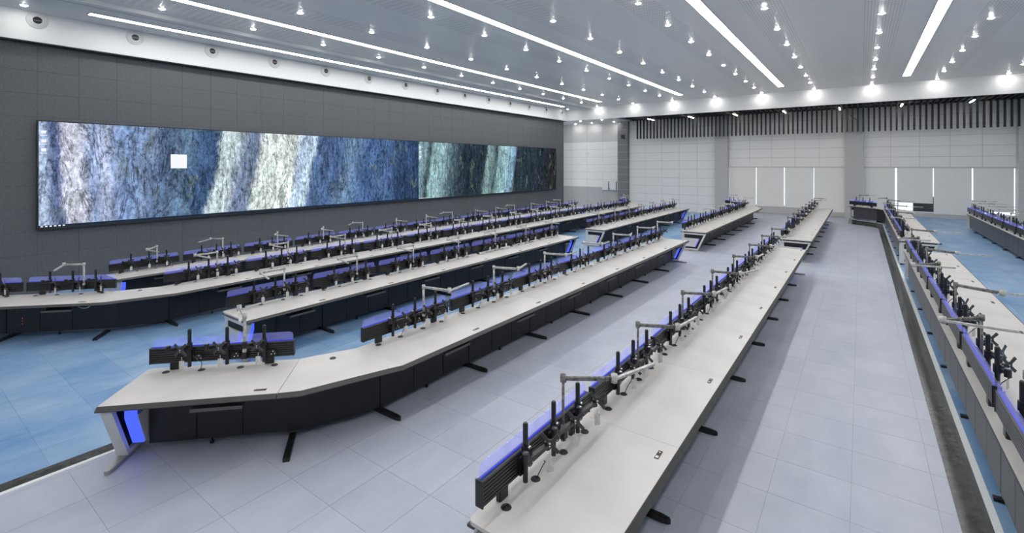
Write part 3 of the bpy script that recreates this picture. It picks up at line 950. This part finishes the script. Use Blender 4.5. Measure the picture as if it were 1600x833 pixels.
def make_desk(origin, rz, label, L_=LM, first=False, last=False, back=False):
    t = tag(ob('console_desk', None, None, origin, rz), label, 'desk', 'console desks')
    K = round(L_, 3)
    y0, y1 = (0.0, L_ - 0.002)
    ob('tabletop', cached(('top', K, first, last), 'tabletop', 'laminate', lambda mb: rounded_top(mb, 0.004, 0.956, 0.0015, L_ - 0.0015, first, last)), t)
    ob('front_edge', cached(('fe', K), 'front_edge', 'desk_edge', lambda mb: mb.extr_y([(0.956, 0.75), (0.962, 0.749), (1.0, 0.712), (0.995, 0.702), (0.93, 0.696), (0.93, 0.7215), (0.956, 0.7215)], 0.0015, L_ - 0.0015)), t)
    ob('back_edge', cached(('be', K), 'back_edge', 'desk_edge', lambda mb: mb.box(0.0, 0.06, 0.0015, L_ - 0.0015, 0.70, 0.7215)), t)
    ob('subframe', cached(('sf', K), 'subframe', 'black_body', lambda mb: mb.box(0.10, 0.90, 0.04, L_ - 0.04, 0.685, 0.7215)), t)
    a, bb = (0.26 if first else 0.004), (L_ - 0.26 if last else L_ - 0.004)
    ob('cabinet', cached(('cb', K, first, last), 'cabinet', 'black_body', lambda mb: mb.box(0.10, 0.50, a, bb, 0.085, 0.685)), t)
    n = 3
    for i in range(n):
        p0, p1 = a + (bb - a) * i / n, a + (bb - a) * (i + 1) / n
        me = cached(('fp', K, first, last, i), 'cabinet_panel', 'front_panel', lambda mb: mb.box(0.5, 0.515, p0 + 0.006, p1 - 0.006, 0.09, 0.675))
        ob('cabinet_panel', me, t)
        if back:
            me = cached(('bp', K, first, last, i), 'back_panel', 'back_panel', lambda mb: mb.box(0.085, 0.10, p0 + 0.005, p1 - 0.005, 0.09, 0.675))
            ob('back_panel', me, t)
    ob('keyboard_tray', cached('tray', 'keyboard_tray', 'tray_grey', lambda mb: mb.box(0.60, 0.87, 0.85, 1.38, 0.585, 0.603).box(0.87, 0.885, 0.85, 1.38, 0.575, 0.612)
       .box(0.64, 0.80, 0.88, 0.89, 0.603, 0.685).box(0.64, 0.80, 1.34, 1.35, 0.603, 0.685)), t)
    if not first:
        f = ob('foot', cached('foot', 'foot', 'black_metal', lambda mb: mb.prism([(0.10, -0.035), (0.78, -0.035), (0.85, -0.022), (0.87, 0.0), (0.85, 0.022), (0.78, 0.035), (0.10, 0.035)], 0.002, 0.045).box(0.10, 0.48, -0.025, 0.025, 0.045, 0.085)), t, (0, 0.045, 0))
    ob('leveller', cached('lev', 'leveller', 'black_plastic', lambda mb: mb.cyl((0.45, 0.9, 0.0), (0.45, 0.9, 0.02), 0.026, 10).cyl((0.45, 0.9, 0.02), (0.45, 0.9, 0.085), 0.010, 8)), t)
    if back:
        ob('leveller', cached('lev2', 'leveller', 'black_plastic', lambda mb: mb.box(0.04, 0.10, 0.0, 0.06, 0.0, 0.03).cyl((0.13, 0.03, 0.03), (0.13, 0.03, 0.085), 0.012, 8)), t)
    for y in (0.26, 0.655, 1.10, 1.50):
        ob('grommet', cached('grom', 'grommet', 'black_plastic', lambda mb: mb.lathe([(0.0005, 0.003), (0.026, 0.003), (0.030, 0.007), (0.036, 0.007), (0.041, 0.001)], 18)), t, (0.155, y, TZ))
    s = ob('socket', cached('sock', 'socket', 'black_plastic', lambda mb: mb.box(-0.018, 0.018, -0.065, 0.065, 0.0005, 0.005)), t, (0.845, 1.555, TZ))
    ob('socket_flap', cached('sockf', 'socket_flap', 'chrome', lambda mb: mb.box(-0.014, 0.014, -0.060, -0.022, 0.005, 0.007)), s)
    ob('socket_pin', cached('sockp', 'socket_pin', 'chrome', lambda mb: mb.cyl((0, 0.035, 0.005), (0, 0.035, 0.007), 0.009, 8)), s)
    if first:
        end_frame(t, 0.065, -1)
    if last:
        end_frame(t, L_ - 0.065, 1)
    return t


def make_corner(ox, z, far, label):
    """bend between the straight row and the turned end desk; points are for the fourth row"""
    def P(pts):
        return [(x + ox, (35.15 - y) if far else y) for x, y in pts]
    back = [(-5.914, 3.402), (-5.63, 4.048)]
    front = [(-5.192, 2.712), (-5.03, 2.90), (-4.70, 3.86), (-4.63, 4.048)]
    fin = [(-5.222, 2.742), (-5.07, 2.92), (-4.745, 3.87), (-4.674, 4.048)]
    t = tag(ob('corner_desk', None, None, (0, 0, z)), label, 'desk', 'corner consoles')
    ob('tabletop', MB().prism(P(back + fin[::-1]), 0.722, 0.75).mesh('tabletop', 'laminate'), t)
    mb = MB()
    fo, fi = P(front), P(fin)
    for i in range(3):
        a, bb, c, d = fi[i], fi[i + 1], fo[i + 1], fo[i]
        vs = [a + (0.75,), bb + (0.75,), c + (0.71,), d + (0.71,), a + (0.70,), bb + (0.70,), c + (0.70,), d + (0.70,)]
        mb.add(vs, [(0, 1, 2, 3), (7, 6, 5, 4), (3, 2, 6, 7), (0, 4, 5, 1), (0, 3, 7, 4), (1, 5, 6, 2)])
    ob('front_edge', mb.mesh('front_edge', 'desk_edge'), t)
    body = [(-5.85, 3.33), (-5.55, 4.046), (-5.13, 4.046), (-5.19, 3.82), (-5.42, 3.22), (-5.56, 3.03)]
    ob('cabinet', MB().prism(P(body), 0.085, 0.72).mesh('cabinet', 'black_body'), t)
    fb = P([(-5.13, 4.046), (-5.19, 3.82), (-5.42, 3.22), (-5.56, 3.03)])
    fb2 = P([(-5.115, 4.046), (-5.176, 3.815), (-5.407, 3.213), (-5.548, 3.02)])
    for i in range(3):
        (ax, ay), (bx, by), (cx, cy), (dx, dy) = fb[i], fb[i + 1], fb2[i + 1], fb2[i]
        ob('cabinet_panel', MB().prism([(ax, ay), (bx, by), (cx, cy), (dx, dy)], 0.09, 0.675).mesh('cabinet_panel', 'front_panel'), t)
    (gx, gy), = P([(-5.58, 3.66)])
    ob('grommet', CACHE['grom'], t, (gx, gy, TZ))
    for (x0, y0), (x1, y1) in (((-5.55, 3.10), (-5.12, 2.78)),):
        (a, bb), (c, d) = P([(x0, y0), (x1, y1)])
        ob('foot', MB().beam((a, bb, 0.023), (c, d, 0.023), 0.07, 0.045).mesh('foot', 'black_metal'), t)
    return t


A44 = R_(44)
ROWNAME = {1: 'first', 2: 'second', 3: 'third', 4: 'fourth', 5: 'fifth', 6: 'sixth', 7: 'seventh'}
LAMP = {1: (-40, 12), 2: (-98, 10), 3: (-92, -6), 4: (18, 104), 5: (30, 78), 6: (-18, 22), 7: (10, 40)}
PY = (0.52, 0.945, 1.375)


def place_modules(row, mods):
    """mods: list of (x, y, z, rz, first, last) from the near end"""
    rn = ROWNAME[row]
    rnd = random.Random(row * 31)
    for i, (x, y, z, rz, first, last, L_) in enumerate(mods):
        nth = ORD[i + 1]
        c, s = cos(rz), sin(rz)

        def W(lx, ly, lz):
            return (x + lx * c - ly * s, y + lx * s + ly * c, z + lz)
        make_desk((x, y, z), rz, 'grey-topped console desk, %s from the near end of the %s row from the video wall' % (nth, rn), L_, first, last, back=row >= 6)
        make_rail(W(0, 0, TZ), rz, 'ribbed black screen rail with blue glass, %s in the %s row from the video wall' % (nth, rn))
        fold = (row == 4 and i == 0) or (row in (1, 2, 3, 6, 7) and rnd.random() < 0.4)
        for k, py in enumerate(PY):
            pose = 1 if fold else rnd.choice((0, 2, 3))
            make_arm(W(0.104, py, TZ), rz, pose, 'black monitor arm, %s of three on %s rail of %s row from the video wall' % (('nearest', 'middle', 'farthest')[k], nth, rn), cable=(k == 0))
        a1, a2 = LAMP[row]
        if row == 1 and i % 3 == 1:
            a1, a2 = -150, -60
        if row == 4 and i == 0:
            a1, a2 = 199, 20
        if row == 6 and i % 2 == 1:
            a1, a2 = 228, 12
        j = 9
        make_lamp(W(0.13, 1.14, TZ), rz, R_(a1 + rnd.uniform(-j, j)), R_(a2 + rnd.uniform(-j, j)),
                  'plastic-wrapped desk lamp on %s rail of %s row from the video wall' % (nth, rn), dark=row in (5, 6))


def straight(x, y0, n, z, L_=LM, ends=(True, True)):
    return [(x, y0 + i * L_, z, 0.0, ends[0] and i == 0, ends[1] and i == n - 1, L_) for i in range(n)]


def near_turn(ox, z, k=1):
    """k turned desks before the bend at the near end"""
    out = []
    for i in range(k):
        x, y = -7.14 + ox - (k - 1 - i) * LM * sin(A44), 2.13 - (k - 1 - i) * LM * cos(A44)
        out.append((x, y, z, -A44, i == 0, False, LM))
    return out


def far_turn(ox, z):
    return [(-5.914 + ox, 35.15 - 3.402, z, A44, False, True, LM)]


YA, YBK = 4.05, 18.745
place_modules(1, straight(-16.75, 4.0, 15, -2 * T1, 1.785))
place_modules(2, near_turn(-7.27, -T1, 2) + straight(ROWX - 7.27, YA, 15, -T1, 27.05 / 15, (False, False)) + far_turn(-7.27, -T1))
place_modules(3, straight(-9.76, YA, 7, -T1) + straight(-9.76, YBK, 7, -T1))
place_modules(4, near_turn(0, 0) + straight(ROWX, YA, 7, 0.0, LM, (False, True)) + straight(ROWX, YBK, 7, 0.0, LM, (True, False)) + far_turn(0, 0))
place_modules(5, straight(-2.27, 2.56, 8, 0.0) + straight(-2.27, YBK, 8, 0.0))
place_modules(6, straight(0.93, 4.29, 7, T1) + straight(0.93, YBK, 7, T1, LM, (True, False)) + far_turn(6.56, T1))
place_modules(7, straight(4.05, YBK, 7, T1))
make_corner(0, 0.0, False, 'corner console bending the near end of the fourth row from the video wall')
make_corner(0, 0.0, True, 'corner console bending the far end of the fourth row from the video wall')
make_corner(-7.27, -T1, False, 'corner console bending the near end of the second row from the video wall')
make_corner(-7.27, -T1, True, 'corner console bending the far end of the second row from the video wall')
make_corner(6.56, T1, True, 'corner console bending the far end of the sixth row from the video wall')

# row 2, turned desk nearest the bend: status lights, a loose white cable
for o in [o for o in bpy.data.objects if o.get('label', '') == 'grey-topped console desk, second from the near end of the second row from the video wall']:
    for z in (0.50, 0.44, 0.56):
        ob('status_light', cached('stat', 'status_light', 'red_led', lambda mb: mb.box(0.5155, 0.520, -0.006, 0.006, -0.006, 0.006)), o, (0, 0.28, z - 0.17))['label'] = 'tiny red status light'
    ob('loose_cable', MB().tube([(0.90, 1.50, 0.695), (0.905, 1.54, 0.665), (0.91, 1.60, 0.64), (0.91, 1.67, 0.64), (0.905, 1.72, 0.665), (0.90, 1.75, 0.695)], 0.006, 6).mesh('loose_cable', 'white_trim'), o)['label'] = 'loose white cable loop'
